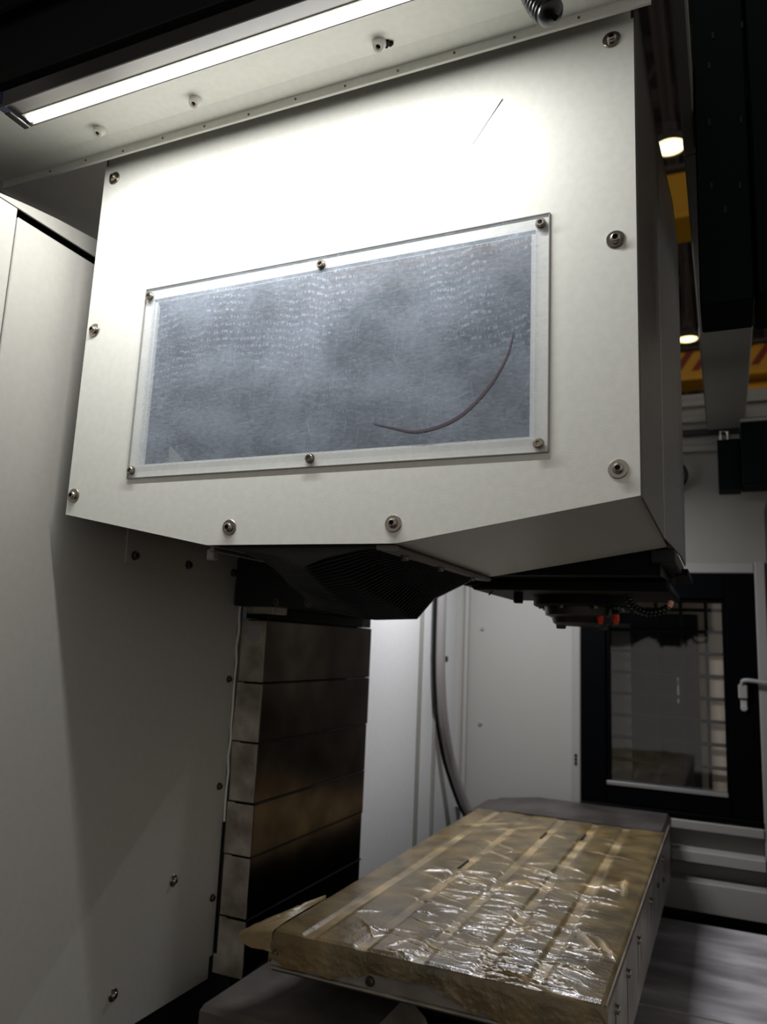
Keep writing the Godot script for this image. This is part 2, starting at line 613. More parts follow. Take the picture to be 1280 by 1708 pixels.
func build_enclosure() -> void:
	# left wall: two lower sheets, a shadow gap, an upper sheet; beyond the column a rear sheet
	var o := thing("wall_left", Vector3(XL, -0.79, -0.8), "tall pale grey sheet-metal enclosure wall beside the column", "wall", "", "structure")
	var st := start()
	box(st, Vector3(XL - 0.02, -0.787, -1.615), Vector3(XL, 0.722, -0.860), 0.0015)
	part("panel", st, mats.wall_paint, o)
	st = start()
	box(st, Vector3(XL - 0.02, -0.787, -0.856), Vector3(XL + 0.002, 0.735, 0.5), 0.0015)
	part("panel", st, mats.wall_paint, o)
	st = start()
	box(st, Vector3(-1.36, 0.884, -2.4), Vector3(-1.335, 1.35, 0.5), 0.001)
	part("upper_panel", st, mats.wall_paint, o)
	st = start()   # tapering flange above the shadow gap
	prism(st, [Vector2(-0.80, 0.752), Vector2(-0.90, 0.770), Vector2(-0.96, 0.779), Vector2(-1.04, 0.787), Vector2(-1.6, 0.85), Vector2(-1.6, 0.752)], "x", XL - 0.026, XL - 0.022)
	part("tapered_flange", st, mats.wall_paint, o)
	st = start()   # backing behind the shadow gap
	box(st, Vector3(-1.42, -1.5, -2.4), Vector3(-1.38, 1.35, 0.5))
	part("backing", st, mats.dark_void, o)
	st = start()   # return flange at the column end of the lower sheet
	box(st, Vector3(XL - 0.012, -0.74, -1.628), Vector3(XL - 0.001, 0.20, -1.6155), 0.001)
	part("end_flange", st, mats.wall_paint, o)
	st = start()   # bolted patch plate under the head
	box(st, Vector3(XL, 0.141, -1.63), Vector3(XL + 0.004, 0.30, -1.206), 0.001)
	part("patch_plate", st, mats.wall_paint, o)
	for z in [-1.232, -1.408, -1.585]:
		bolt(Vector3(XL + 0.004, 0.160, z), Vector3.RIGHT, 0.008, o, mats.dull_bolt)
	for p in [[-0.102, -1.606], [-0.355, -1.600], [-0.608, -1.606], [0.152, -1.622]]:
		bolt(Vector3(XL, p[0], p[1]), Vector3.RIGHT, 0.007, o, mats.dull_bolt)
	for p in [[-0.533, -1.456], [-0.706, -1.297]]:
		screw(Vector3(XL, p[0], p[1]), Vector3.RIGHT, 0.0125, o, mats.bolt_steel, 0.3)
	st = start()
	box(st, Vector3(XL - 0.02, -0.80, -3.46), Vector3(XL, 1.12, -2.30), 0.0015)
	part("rear_panel", st, mats.rear_paint, o)
	st = start()   # pale sealant along the column gap
	var bead := []
	for i in 16: bead.append(Vector3(XL + 0.002 + 0.0015 * sin(i * 2.7), 0.13 - i * 0.038, -1.629 + 0.001 * sin(i * 1.9)))
	tube(st, bead, 0.003, 8)
	part("sealant_bead", st, mats.white_plain, o)
	for z in [-2.905, -3.085]:
		st = start()
		box(st, Vector3(XL, -0.80, z - 0.010), Vector3(XL + 0.012, 0.9, z + 0.010), 0.004)
		part("seam_fold", st, mats.dull_paint, o)
	# roof over the opening: dark sheets in front of the light beam
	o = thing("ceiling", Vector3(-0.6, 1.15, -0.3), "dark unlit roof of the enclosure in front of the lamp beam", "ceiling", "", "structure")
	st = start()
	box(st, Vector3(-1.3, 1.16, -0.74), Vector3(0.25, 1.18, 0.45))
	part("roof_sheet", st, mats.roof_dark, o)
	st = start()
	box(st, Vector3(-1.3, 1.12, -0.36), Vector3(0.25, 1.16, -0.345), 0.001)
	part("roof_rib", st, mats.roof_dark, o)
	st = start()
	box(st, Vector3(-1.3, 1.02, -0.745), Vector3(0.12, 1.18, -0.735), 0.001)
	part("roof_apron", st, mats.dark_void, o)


func build_light_beam() -> void:
	# folded sheet across the enclosure that carries the lamp, ending in a lip just before the head
	var o := thing("trim_1", Vector3(-0.6, 0.9, -0.87), "folded white sheet beam carrying the bright strip lamp", "beam", "", "structure")
	var st := start()
	sheet(st, [Vector2(-0.766, 0.886), Vector2(-0.80, 0.886), Vector2(-0.936, 0.9075), Vector2(-0.940, 0.9070), Vector2(-0.967, 0.9050), Vector2(-0.969, 0.9040), Vector2(-0.9700, 0.8900), Vector2(-0.974, 0.8890)], "x", -1.334, -0.068, 0.002)
	part("folded_sheet", st, mats.white_paint, o)
	st = start()
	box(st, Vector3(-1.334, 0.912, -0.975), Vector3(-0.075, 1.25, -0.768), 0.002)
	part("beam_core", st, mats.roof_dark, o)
	for i in 12:
		var x := -1.20 + i * 0.094
		st = start()
		lathe(st, [Vector2(0.0022, 0), Vector2(0.0018, 0.0012), Vector2(0, 0.0014)], Vector3(x, 0.8970 + 0.002 * sin(i * 2.3), -0.9694), Vector3.BACK, 10)
		part("rivet", st, mats.dull_bolt, o)
	# coolant nozzles on the underside
	var names := ["small white coolant nozzle on the beam nearest the lamp's wired end", "white coolant nozzle with a reddish bore midway along the beam", "dirty white coolant nozzle on the beam closest to the black hose"]
	var xs := [-1.015, -0.800, -0.4555]
	for i in 3:
		var at := Vector3(xs[i], 0.9030, -0.913)
		var n := thing("coolant_nozzle", at, names[i], "nozzle", "white coolant nozzles under the lamp beam")
		var dir := Vector3(0.12, -1, 0.5).normalized()
		st = start()
		lathe(st, [Vector2(0.011, -0.002), Vector2(0.011, 0.004), Vector2(0.009, 0.006), Vector2(0.0085, 0.014), Vector2(0.0075, 0.017), Vector2(0.004, 0.017), Vector2(0.0035, 0.012)], at, dir, 20)
		part("body", st, mats.white_plain, n)
		st = start()
		lathe(st, [Vector2(0.0036, 0.012), Vector2(0.0, 0.0121)], at, dir, 12)
		part("bore", st, mats.red_paint if i == 1 else mats.socket_dark, n)
		if i == 2:
			st = start()
			for k in 7:
				var p := at + Vector3(0.004 + 0.0022 * k, -0.001 - 0.0008 * (k % 3), -0.006 + 0.003 * sin(k * 2.0))
				lathe(st, [Vector2(0.0035, -0.002), Vector2(0.003, 0.001), Vector2(0, 0.002)], p, Vector3(0.2, -1, 0.3), 7)
			part("grime_lump", st, mats.dirt, n)


func build_led_bar(_which: String) -> void:
	led_bar(Vector3(-0.67, 0, -0.80), 0.886, 0.78, "bright white strip lamp under the folded beam before the head")


func led_bar(c: Vector3, top: float, length: float, label: String) -> void:
	# an aluminium channel under a sheet at height top; the diodes sit in it and shine down
	var o := thing("led_bar", Vector3(c.x, top, c.z), label, "lamp", "strip lamps inside the machine")
	var x0 := c.x - length / 2
	var x1 := c.x + length / 2
	var y := top - 0.028
	var st := start()
	box(st, Vector3(x0 - 0.02, y, c.z - 0.010), Vector3(x1 + 0.02, top - 0.0005, c.z + 0.038), 0.001)
	part("housing", st, mats.aluminium, o)
	st = start()
	box(st, Vector3(x0 - 0.02, y - 0.004, c.z + 0.036), Vector3(x1 + 0.02, y + 0.002, c.z + 0.040), 0.0012)
	part("front_lip", st, mats.aluminium, o)
	st = start()
	box(st, Vector3(x0 - 0.02, y - 0.009, c.z - 0.012), Vector3(x1 + 0.02, y + 0.004, c.z - 0.0085), 0.001)
	part("rear_lip", st, mats.aluminium, o)
	st = start()
	box(st, Vector3(x0 - 0.004, y - 0.0015, c.z - 0.008), Vector3(x1 + 0.004, y, c.z + 0.010))
	part("circuit_strip", st, mats.white_plain, o)
	st = start()
	box(st, Vector3(x0, y - 0.006, c.z - 0.006), Vector3(x1, y - 0.0015, c.z + 0.003), 0.001)
	part("glowing_diffuser", st, mats.led_glow, o)
	st = start()
	var n := 74
	for i in n:
		var x := x0 + (i + 0.5) * length / n
		box(st, Vector3(x - 0.0026, y - 0.0042, c.z + 0.003), Vector3(x + 0.0026, y - 0.0015, c.z + 0.0065))
	var d := part("glowing_diodes", st, mats.led_glow, o)
	d.set_meta("kind", "stuff")
	st = start()
	box(st, Vector3(x0 - 0.026, y - 0.005, c.z - 0.012), Vector3(x0 - 0.020, top - 0.001, c.z + 0.040), 0.0015)
	part("end_cap", st, mats.blue_plastic, o)
	st = start()
	box(st, Vector3(x0 - 0.020, y - 0.010, c.z - 0.012), Vector3(x0 - 0.006, y - 0.0078, c.z + 0.030), 0.0008)
	part("clip", st, mats.chrome, o)
	st = start()
	box(st, Vector3(x1 + 0.020, y - 0.005, c.z - 0.012), Vector3(x1 + 0.026, top - 0.001, c.z + 0.040), 0.0015)
	part("end_cap", st, mats.blue_plastic, o)


func build_rear_beam() -> void:
	var o := thing("trim_2", Vector3(-0.6, 0.76, -2.58), "sheet beam behind the head carrying the second strip lamp", "beam", "", "structure")
	var st := start()
	box(st, Vector3(-1.12, 0.760, -2.66), Vector3(-0.20, 0.84, -2.50), 0.003)
	part("folded_sheet", st, mats.white_plain, o)
	led_bar(Vector3(-0.76, 0, -2.58), 0.760, 0.50, "strip lamp on the rear beam hidden behind the head")


# ==================================================================== back wall with the small door
const ZB := -3.40

func build_rear_wall() -> void:
	var o := thing("wall_back", Vector3(-0.5, -0.95, ZB), "pale grey end wall of the enclosure behind the table", "wall", "", "structure")
	var st := start()
	var r := [Vector2(-1.15, -0.70), Vector2(-0.60, -0.70), Vector2(-0.60, 1.12), Vector2(-1.15, 1.12)]
	prism(st, r, "z", ZB - 0.03, ZB)
	part("panel", st, mats.back_paint, o)
	st = start()
	box(st, Vector3(-0.60, 0.385, ZB - 0.03), Vector3(0.25, 1.12, ZB), 0.001)
	part("upper_panel", st, mats.dull_paint, o)
	for y in [0.86, 0.93, 0.99, 1.06]:
		st = start()
		box(st, Vector3(-0.60, y, ZB), Vector3(0.25, y + 0.028, ZB + 0.02), 0.003)
		part("rail", st, mats.dull_paint if y != 0.93 else mats.roof_dark, o)
	st = start()   # rounded inner corner post
	tube(st, [Vector3(-1.085, -0.75, ZB + 0.028), Vector3(-1.085, 0.9, ZB + 0.028)], 0.011, 12)
	part("corner_post", st, mats.back_paint, o)
	for y in [0.09, -0.33]:
		bolt(Vector3(-1.02, y, ZB), Vector3.BACK, 0.008, o, mats.back_paint)
	# frame round the door
	for b in [[Vector3(-0.610, -0.66, ZB - 0.03), Vector3(-0.574, 0.39, ZB + 0.030)], [Vector3(0.110, -1.0, ZB - 0.03), Vector3(0.150, 0.39, ZB + 0.030)]]:
		st = start()
		box(st, b[0], b[1], 0.004)
		part("door_jamb", st, mats.trim_grey, o)
	st = start()
	box(st, Vector3(-0.574, 0.343, ZB - 0.03), Vector3(0.110, 0.385, ZB + 0.030), 0.004)
	part("door_head", st, mats.trim_grey, o)
	st = start()
	box(st, Vector3(-0.610, -0.664, ZB - 0.03), Vector3(0.110, -0.628, ZB + 0.035), 0.004)
	part("door_sill", st, mats.trim_grey, o)
	# stepped rails under the door
	for b in [[-0.735, -0.665, -0.005, 0], [-0.775, -0.735, 0.055, 1], [-0.84, -0.79, 0.0, 0], [-0.945, -0.84, 0.075, 1]]:
		st = start()
		if b[3]:
			sheet(st, [Vector2(ZB, b[1] + 0.004), Vector2(ZB + b[2] - 0.006, b[1]), Vector2(ZB + b[2], b[1] - 0.004), Vector2(ZB + b[2], b[0])], "x", -0.40, 0.108, 0.002)
		else:
			box(st, Vector3(-0.40, b[0], ZB - 0.02), Vector3(0.108, b[1], ZB + b[2]), 0.001)
		part("rail", st, mats.back_paint if b[3] else mats.dull_paint, o)
	st = start()
	box(st, Vector3(-0.60, -1.0, ZB - 0.03), Vector3(0.108, -0.665, ZB - 0.021))
	part("backing", st, mats.dark_void, o)
	for y in [-0.424, -0.440, -0.456]:
		st = start()
		lathe(st, [Vector2(0.006, 0), Vector2(0.006, 0.004), Vector2(0.004, 0.006), Vector2(0, 0.006)], Vector3(-0.593, y, ZB + 0.030), Vector3.BACK, 12)
		part("hinge_screw", st, mats.socket_dark, o)
	# the door itself
	o = thing("door_1", Vector3(-0.235, -0.62, ZB), "black-framed service door with a wide dark glass pane", "door", "", "structure")
	var z0 := ZB - 0.02
	var z1 := ZB + 0.022
	for b in [[-0.573, -0.470, -0.600, 0.342], [0.0, 0.109, -0.600, 0.342], [-0.470, 0.0, 0.238, 0.342], [-0.470, 0.0, -0.600, -0.530]]:
		st = start()
		box(st, Vector3(b[0], b[2], z0), Vector3(b[1], b[3], z1), 0.003)
		part("door_frame", st, mats.door_black, o)
	st = start()   # inner step round the pane
	for b in [[-0.470, -0.455, -0.530, 0.238], [-0.015, 0.0, -0.530, 0.238], [-0.455, -0.015, 0.223, 0.238]]:
		box(st, Vector3(b[0], b[2], z0), Vector3(b[1], b[3], z1 - 0.012), 0.002)
	part("glazing_bead", st, mats.door_black, o)
	st = start()
	box(st, Vector3(-0.470, -0.530, z0), Vector3(-0.010, -0.512, z1 + 0.006), 0.003)
	part("bottom_bead", st, mats.aluminium, o)
	st = start()
	box(st, Vector3(-0.573, -0.622, z0), Vector3(0.109, -0.602, z1 + 0.012), 0.004)
	part("drip_rail", st, mats.door_black, o)
	st = start()
	box(st, Vector3(-0.455, -0.512, z0 + 0.006), Vector3(-0.015, 0.223, z0 + 0.011))
	part("pane", st, mats.glass, o)
	# lever latch
	st = start()
	box(st, Vector3(0.036, -0.150, z1), Vector3(0.070, -0.095, z1 + 0.022), 0.004)
	var latch := part("latch", st, mats.trim_grey, o)
	st = start()
	tube(st, smooth_path([Vector3(0.052, -0.095, z1 + 0.016), Vector3(0.054, -0.082, z1 + 0.024), Vector3(0.075, -0.078, z1 + 0.030), Vector3(0.135, -0.084, z1 + 0.034), Vector3(0.150, -0.086, z1 + 0.034)], 14), 0.0085, 12)
	part("lever", st, mats.trim_grey, latch)
	st = start()
	lathe(st, [Vector2(0.013, 0), Vector2(0.013, 0.012), Vector2(0.010, 0.014), Vector2(0, 0.014)], Vector3(0.055, -0.185, z1), Vector3.BACK, 18)
	box(st, Vector3(0.043, -0.186, z1), Vector3(0.067, -0.152, z1 + 0.012), 0.003)
	part("keeper", st, mats.label_paper, latch)
	# what stands behind the pane: a beige cabinet face with a black grid and a dark machine before it
	o = thing("wall_outer", Vector3(-0.36, -0.6, -3.74), "beige panel wall seen through the door pane", "wall", "", "structure")
	st = start()
	box(st, Vector3(-0.85, -LIFT, -3.80), Vector3(0.035, 0.45, -3.77), 0.002)
	part("beige_panel", st, mats.beige_panel, o)
	o = thing("dark_cabinet", Vector3(-0.38, -LIFT, -3.70), "dark cabinet seen through the door pane behind the bars", "cabinet")
	st = start()
	box(st, Vector3(-0.68, -LIFT, -3.76), Vector3(-0.115, 0.190, -3.68), 0.003)
	part("body", st, mats.cast_black, o)
	st = start()
	box(st, Vector3(-0.485, -0.58, -3.68), Vector3(-0.40, 0.14, -3.677), 0.001)
	part("side_panel", st, mats.dull_paint, o)
	st = start()
	box(st, Vector3(-0.205, -0.20, -3.68), Vector3(-0.197, -0.09, -3.667), 0.002)
	part("handle", st, mats.trim_grey, o)
	o = thing("guard_grid", Vector3(-0.30, -LIFT, -3.62), "black barred guard grid standing behind the door pane", "guard grid")
	for i in 8:
		st = start()
		box(st, Vector3(-0.705 + i * 0.103, -LIFT if i % 7 == 0 else -0.60, -3.645), Vector3(-0.690 + i * 0.103, 0.38, -3.628), 0.003)
		part("bar", st, mats.cast_black, o)
	for i in 8:
		st = start()
		box(st, Vector3(-0.70, -0.46 + i * 0.094, -3.628), Vector3(0.022, -0.445 + i * 0.094, -3.612), 0.003)
		part("bar", st, mats.cast_black, o)


# ==================================================================== header rail and the green covers on the operator's side
func build_header() -> void:
	var o := thing("trim_3", Vector3(0.02, 0.95, -2.2), "brownish header rail running from the opening to the end wall", "beam", "", "structure")
	var st := start()
	box(st, Vector3(-0.046, 0.95, -3.38), Vector3(0.098, 1.04, -1.43), 0.003)
	part("rail", st, mats.dull_paint, o)
	st = start()
	box(st, Vector3(-0.046, 0.95, -1.4295), Vector3(-0.0245, 1.04, -0.95), 0.003)
	part("rail_tongue", st, mats.dull_paint, o)
	st = start()
	box(st, Vector3(-0.048, 0.949, -3.3), Vector3(-0.0455, 0.985, -2.35), 0.0008)
	part("bright_edge", st, mats.chrome, o)
	o = thing("wall_right", Vector3(0.16, -0.95, -2.2), "dark front door leaf along the operator's side", "wall", "", "structure")
	st = start()
	box(st, Vector3(0.155, -1.0, -3.38), Vector3(0.18, 0.60, -2.2), 0.003)
	part("leaf", st, mats.roof_dark, o)
	# dark green sheet covers hung in front of the rail
	o = thing("green_cover", Vector3(0.02, 0.58, -1.32), "dark green slotted sheet cover hanging over the header rail", "cover")
	st = start()
	box(st, Vector3(-0.023, 0.581, -1.42), Vector3(0.0605, 1.5, -1.30), 0.003)
	part("sheet", st, mats.green_paint, o)
	st = start()
	box(st, Vector3(0.064, 0.584, -1.44), Vector3(0.30, 1.5, -1.29), 0.003)
	part("sheet", st, mats.green_paint, o)
	for p in [[0.011, 1.087], [0.003, 1.029], [0.058, 1.093], [0.0, 0.918], [0.050, 0.91], [0.0, 0.797], [0.044, 0.788], [0.02, 0.748]]:
		st = start()
		box(st, Vector3(p[0] - 0.0025, p[1] - 0.007, -1.3002), Vector3(p[0] + 0.0025, p[1] + 0.007, -1.298), 0.001)
		part("slot", st, mats.socket_dark, o)
	o = thing("green_box", Vector3(0.04, 0.65, -3.2), "dark green hanging box with a pale top edge near the end wall", "box")
	st = start()
	box(st, Vector3(-0.010, 0.652, -3.30), Vector3(0.072, 0.852, -3.18), 0.004)
	part("body", st, mats.green_paint, o)
	st = start()
	box(st, Vector3(0.074, 0.66, -3.30), Vector3(0.30, 0.905, -3.14), 0.004)
	part("body", st, mats.green_paint, o)
	st = start()
	box(st, Vector3(0.074, 0.905, -3.30), Vector3(0.30, 0.917, -3.135), 0.002)
	part("pale_edge", st, mats.trim_grey, o)
	st = start()
	tube(st, [Vector3(0.004, 0.852, -3.19), Vector3(0.004, 0.885, -3.19), Vector3(0.03, 0.885, -3.19), Vector3(0.03, 0.852, -3.19)], 0.006, 8)
	part("bracket", st, mats.chrome, o)


# ==================================================================== the head cover: the big white box
func build_head_cover() -> void:
	var zf := -1.0
	var o := thing("head_cover", Vector3(-0.59, 0.14, -1.25), "large white sheet-metal head cover with a wide scratched viewing pane", "machine cover")
	var st := start()
	# front plate, bent from one sheet, with the opening for the pane
	var x0 := -1.084
	var x1 := -0.0945
	var wx0 := -0.927
	var wx1 := -0.2325
	var wy0 := 0.2855
	var wy1 := 0.5965
	prism(st, [Vector2(x0, wy1), Vector2(x1, wy1), Vector2(x1, 0.899), Vector2(x0, 0.899)], "z", zf - 0.003, zf)
	prism(st, [Vector2(x0, wy0), Vector2(wx0, wy0), Vector2(wx0, wy1), Vector2(x0, wy1)], "z", zf - 0.003, zf)
	prism(st, [Vector2(wx1, wy0), Vector2(x1, wy0), Vector2(x1, wy1), Vector2(wx1, wy1)], "z", zf - 0.003, zf)
	prism(st, [Vector2(x0, 0.206), Vector2(-0.775, 0.1475), Vector2(-0.766, 0.1460), Vector2(-0.436, 0.1440), Vector2(-0.425, 0.1452), Vector2(x1, 0.2010), Vector2(x1, wy0), Vector2(x0, wy0)], "z", zf - 0.003, zf)
	part("front_plate", st, mats.white_paint, o)
	# thin proud moulding line round the pane recess
	st = start()
	for b in [[-0.9475, -0.2115, 0.6165, 0.6185], [-0.9475, -0.2115, 0.2645, 0.2665], [-0.9475, -0.9455, 0.2665, 0.6165], [-0.2135, -0.2115, 0.2665, 0.6165]]:
		box(st, Vector3(b[0], b[2], zf - 0.001), Vector3(b[1], b[3], zf + 0.0032), 0.0004)
	part("pane_surround", st, mats.trim_grey, o)
	# casing behind the plate: sides, top, and the two sloping sheets underneath
	st = start()
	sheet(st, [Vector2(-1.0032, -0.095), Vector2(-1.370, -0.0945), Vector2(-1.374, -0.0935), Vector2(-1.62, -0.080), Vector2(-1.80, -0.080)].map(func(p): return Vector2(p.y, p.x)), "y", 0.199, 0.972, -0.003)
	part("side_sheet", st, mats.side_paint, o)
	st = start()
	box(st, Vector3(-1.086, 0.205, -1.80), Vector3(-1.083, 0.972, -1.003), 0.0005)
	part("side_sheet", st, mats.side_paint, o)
	st = start()
	box(st, Vector3(-1.083, 0.897, -1.006), Vector3(-0.0985, 0.972, -1.0035), 0.0005)
	part("top_flange", st, mats.white_paint, o)
	st = start()
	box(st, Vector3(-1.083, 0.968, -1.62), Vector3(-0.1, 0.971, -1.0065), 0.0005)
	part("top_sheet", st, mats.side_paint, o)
	st = start()
	prism(st, [Vector2(-0.436, 0.1442), Vector2(-0.425, 0.1454), Vector2(-0.0955, 0.2010), Vector2(-0.0955, 0.2035), Vector2(-0.426, 0.1478), Vector2(-0.436, 0.1466)], "z", -1.497, -1.0035)
	part("under_sheet", st, mats.white_paint, o)
	st = start()
	prism(st, [Vector2(-1.0825, 0.2060), Vector2(-0.766, 0.1462), Vector2(-0.766, 0.1486), Vector2(-1.0825, 0.2084)], "z", -1.497, -1.0035)
	part("under_sheet", st, mats.white_paint, o)
	st = start()   # back fold of the sloping sheet
	box(st, Vector3(-0.125, 0.172, -1.80), Vector3(-0.0815, 0.1985, -1.50), 0.002)
	part("corner_bracket", st, mats.roof_dark, o)
	# dark inside seen through the pane, with a pale flange round the opening
	st = start()
	for b in [[-0.975, -0.921, 0.24, 0.64], [-0.2395, -0.19, 0.24, 0.64], [-0.921, -0.2395, 0.5915, 0.64], [-0.921, -0.2395, 0.24, 0.2900]]:
		box(st, Vector3(b[0], b[2], -1.010), Vector3(b[1], b[3], -1.0035))
	part("inner_flange", st, mats.white_plain, o)
	st = start()
	box(st, Vector3(-0.99, 0.23, -1.32), Vector3(-0.18, 0.67, -1.30))
	part("inner_back", st, mats.cast_black, o)
	st = start()
	prism(st, [Vector2(-0.935, 0.280), Vector2(-0.86, 0.280), Vector2(-0.935, 0.345)], "z", -1.09, -1.085)
	part("inner_gusset", st, mats.dull_paint, o)
	for b in [[Vector3(-0.62, 0.28, -1.30), Vector3(-0.50, 0.60, -1.22)], [Vector3(-0.40, 0.26, -1.30), Vector3(-0.24, 0.50, -1.19)], [Vector3(-0.80, 0.40, -1.30), Vector3(-0.70, 0.62, -1.24)]]:
		st = start()
		box(st, b[0], b[1], 0.01)
		part("inner_block", st, mats.roof_dark, o)
	# the clear acrylic pane over the opening, held by six small screws
	st = start()
	st.set_smooth_group(-1)
	var pa := Vector3(-0.9450, 0.2670, zf + 0.0028)
	var pb := Vector3(-0.2140, 0.6160, zf + 0.0028)
	var cs := [Vector3(pa.x, pa.y, pa.z), Vector3(pb.x, pa.y, pa.z), Vector3(pb.x, pb.y, pa.z), Vector3(pa.x, pb.y, pa.z)]
	var uvs := [Vector2(0, 1), Vector2(1, 1), Vector2(1, 0), Vector2(0, 0)]
	for k in [0, 2, 1, 0, 3, 2]:
		st.set_uv(uvs[k])
		st.add_vertex(cs[k] - origin)
	var pane := part("viewing_pane", st, mats.dusty_pane, o)
	pane.set_meta("label", "clear acrylic pane hazed with dust and scratches")
	for p in [[-0.935, 0.602], [-0.582, 0.602], [-0.2245, 0.6025], [-0.937, 0.278], [-0.581, 0.278], [-0.225, 0.277]]:
		bolt(Vector3(p[0], p[1], zf + 0.0030), Vector3.BACK, 0.0065, o, mats.bolt_steel)
	# a curved marker stroke on the pane
	var arc := smooth_path([Vector3(-0.475, 0.326, 0), Vector3(-0.444, 0.317, 0), Vector3(-0.401, 0.308, 0), Vector3(-0.346, 0.322, 0), Vector3(-0.303, 0.358, 0), Vector3(-0.273, 0.404, 0), Vector3(-0.262, 0.443, 0)], 40)
	st = start()
	st.set_smooth_group(-1)
	for i in 40:
		var d: Vector3 = (arc[i + 1] - arc[i]).normalized()
		var n := Vector3(-d.y, d.x, 0)
		var w0: float = 0.0005 + 0.0017 * sin(PI * i / 40.0)
		var w1: float = 0.0005 + 0.0017 * sin(PI * (i + 1) / 40.0)
		var z := Vector3(0, 0, zf + 0.0034)
		quad(st, arc[i] - n * w0 + z, arc[i + 1] - n * w1 + z, arc[i + 1] + n * w1 + z, arc[i] + n * w0 + z)
	part("marker_stroke", st, mats.marker, o)
	# a thin dark scratch on the paint
	st = start()
	tube(st, [Vector3(-0.331, 0.757, zf + 0.0002), Vector3(-0.306, 0.793, zf + 0.0002), Vector3(-0.285, 0.822, zf + 0.0002)], [0.0003, 0.0004, 0.0009], 5)
	part("scratch", st, mats.dirt, o)
	# nine cover screws on large washers
	for p in [[-1.058, 0.868], [-1.065, 0.556], [-1.069, 0.240], [-0.724, 0.174], [-0.437, 0.173], [-0.1215, 0.237], [-0.122, 0.560], [-0.1245, 0.873]]:
		screw(Vector3(p[0], p[1], zf), Vector3(rng.randf_range(-0.05, 0.05), rng.randf_range(-0.05, 0.05), 1), 0.0130, o, mats.bolt_steel, rng.randf() * 2.0)


# ==================================================================== spindle and casting under the head
func build_spindle() -> void:
	var o := thing("spindle_head", Vector3(-0.30, 0.05, -1.9), "black spindle casting and steel nose hanging beneath the head cover", "spindle")
	var st := start()
	prism(st, [Vector2(-1.52, 0.150), Vector2(-1.52, 0.80), Vector2(-1.98, 0.80), Vector2(-1.98, 0.17)], "x", -0.86, -0.11)
	part("casting", st, mats.cast_black, o)
	st = start()
	box(st, Vector3(-0.515, 0.128, -1.98), Vector3(-0.10, 0.152, -1.62), 0.006)
	part("underplate", st, mats.cast_black, o)
	st = start()
	box(st, Vector3(-0.532, 0.136, -1.70), Vector3(-0.49, 0.162, -1.60), 0.004)
	part("sensor_block", st, mats.cast_black, o)
	st = start()
	box(st, Vector3(-0.436, 0.104, -1.71), Vector3(-0.418, 0.130, -1.69), 0.002)
	part("plunger", st, mats.cast_black, o)
	st = start()
	tube(st, [Vector3(-0.480, 0.131, -1.68), Vector3(-0.487, 0.120, -1.67)], 0.002, 6)
	part("pin", st, mats.dull_bolt, o)
	var c := Vector3(-0.31, 0.130, -1.84)
	st = start()
	lathe(st, [Vector2(0.112, 0), Vector2(0.112, 0.022), Vector2(0.106, 0.026), Vector2(0.086, 0.026)], c, Vector3.DOWN, 48)
	part("flange", st, mats.cast_black, o)
	for i in 8:
		var w := TAU * (i + 0.4) / 8
		bolt(c + Vector3(cos(w) * 0.097, -0.026, sin(w) * 0.097), Vector3.DOWN, 0.006, o, mats.dull_bolt)
	st = start()
	lathe(st, [Vector2(0.086, 0.026), Vector2(0.084, 0.045), Vector2(0.070, 0.050), Vector2(0.066, 0.062), Vector2(0.058, 0.068), Vector2(0.040, 0.068), Vector2(0.034, 0.050)], c, Vector3.DOWN, 48)
	part("nose", st, mats.spindle_steel, o)
	for s in [-1, 1]:
		st = start()
		box(st, c + Vector3(s * 0.048 - 0.010, -0.076, -0.010), c + Vector3(s * 0.048 + 0.010, -0.066, 0.010), 0.002)
		part("drive_key", st, mats.spindle_steel, o)
	st = start()
	box(st, Vector3(-0.095, 0.168, -1.92), Vector3(-0.068, 0.182, -1.70), 0.002)
	part("side_block", st, mats.cast_black, o)


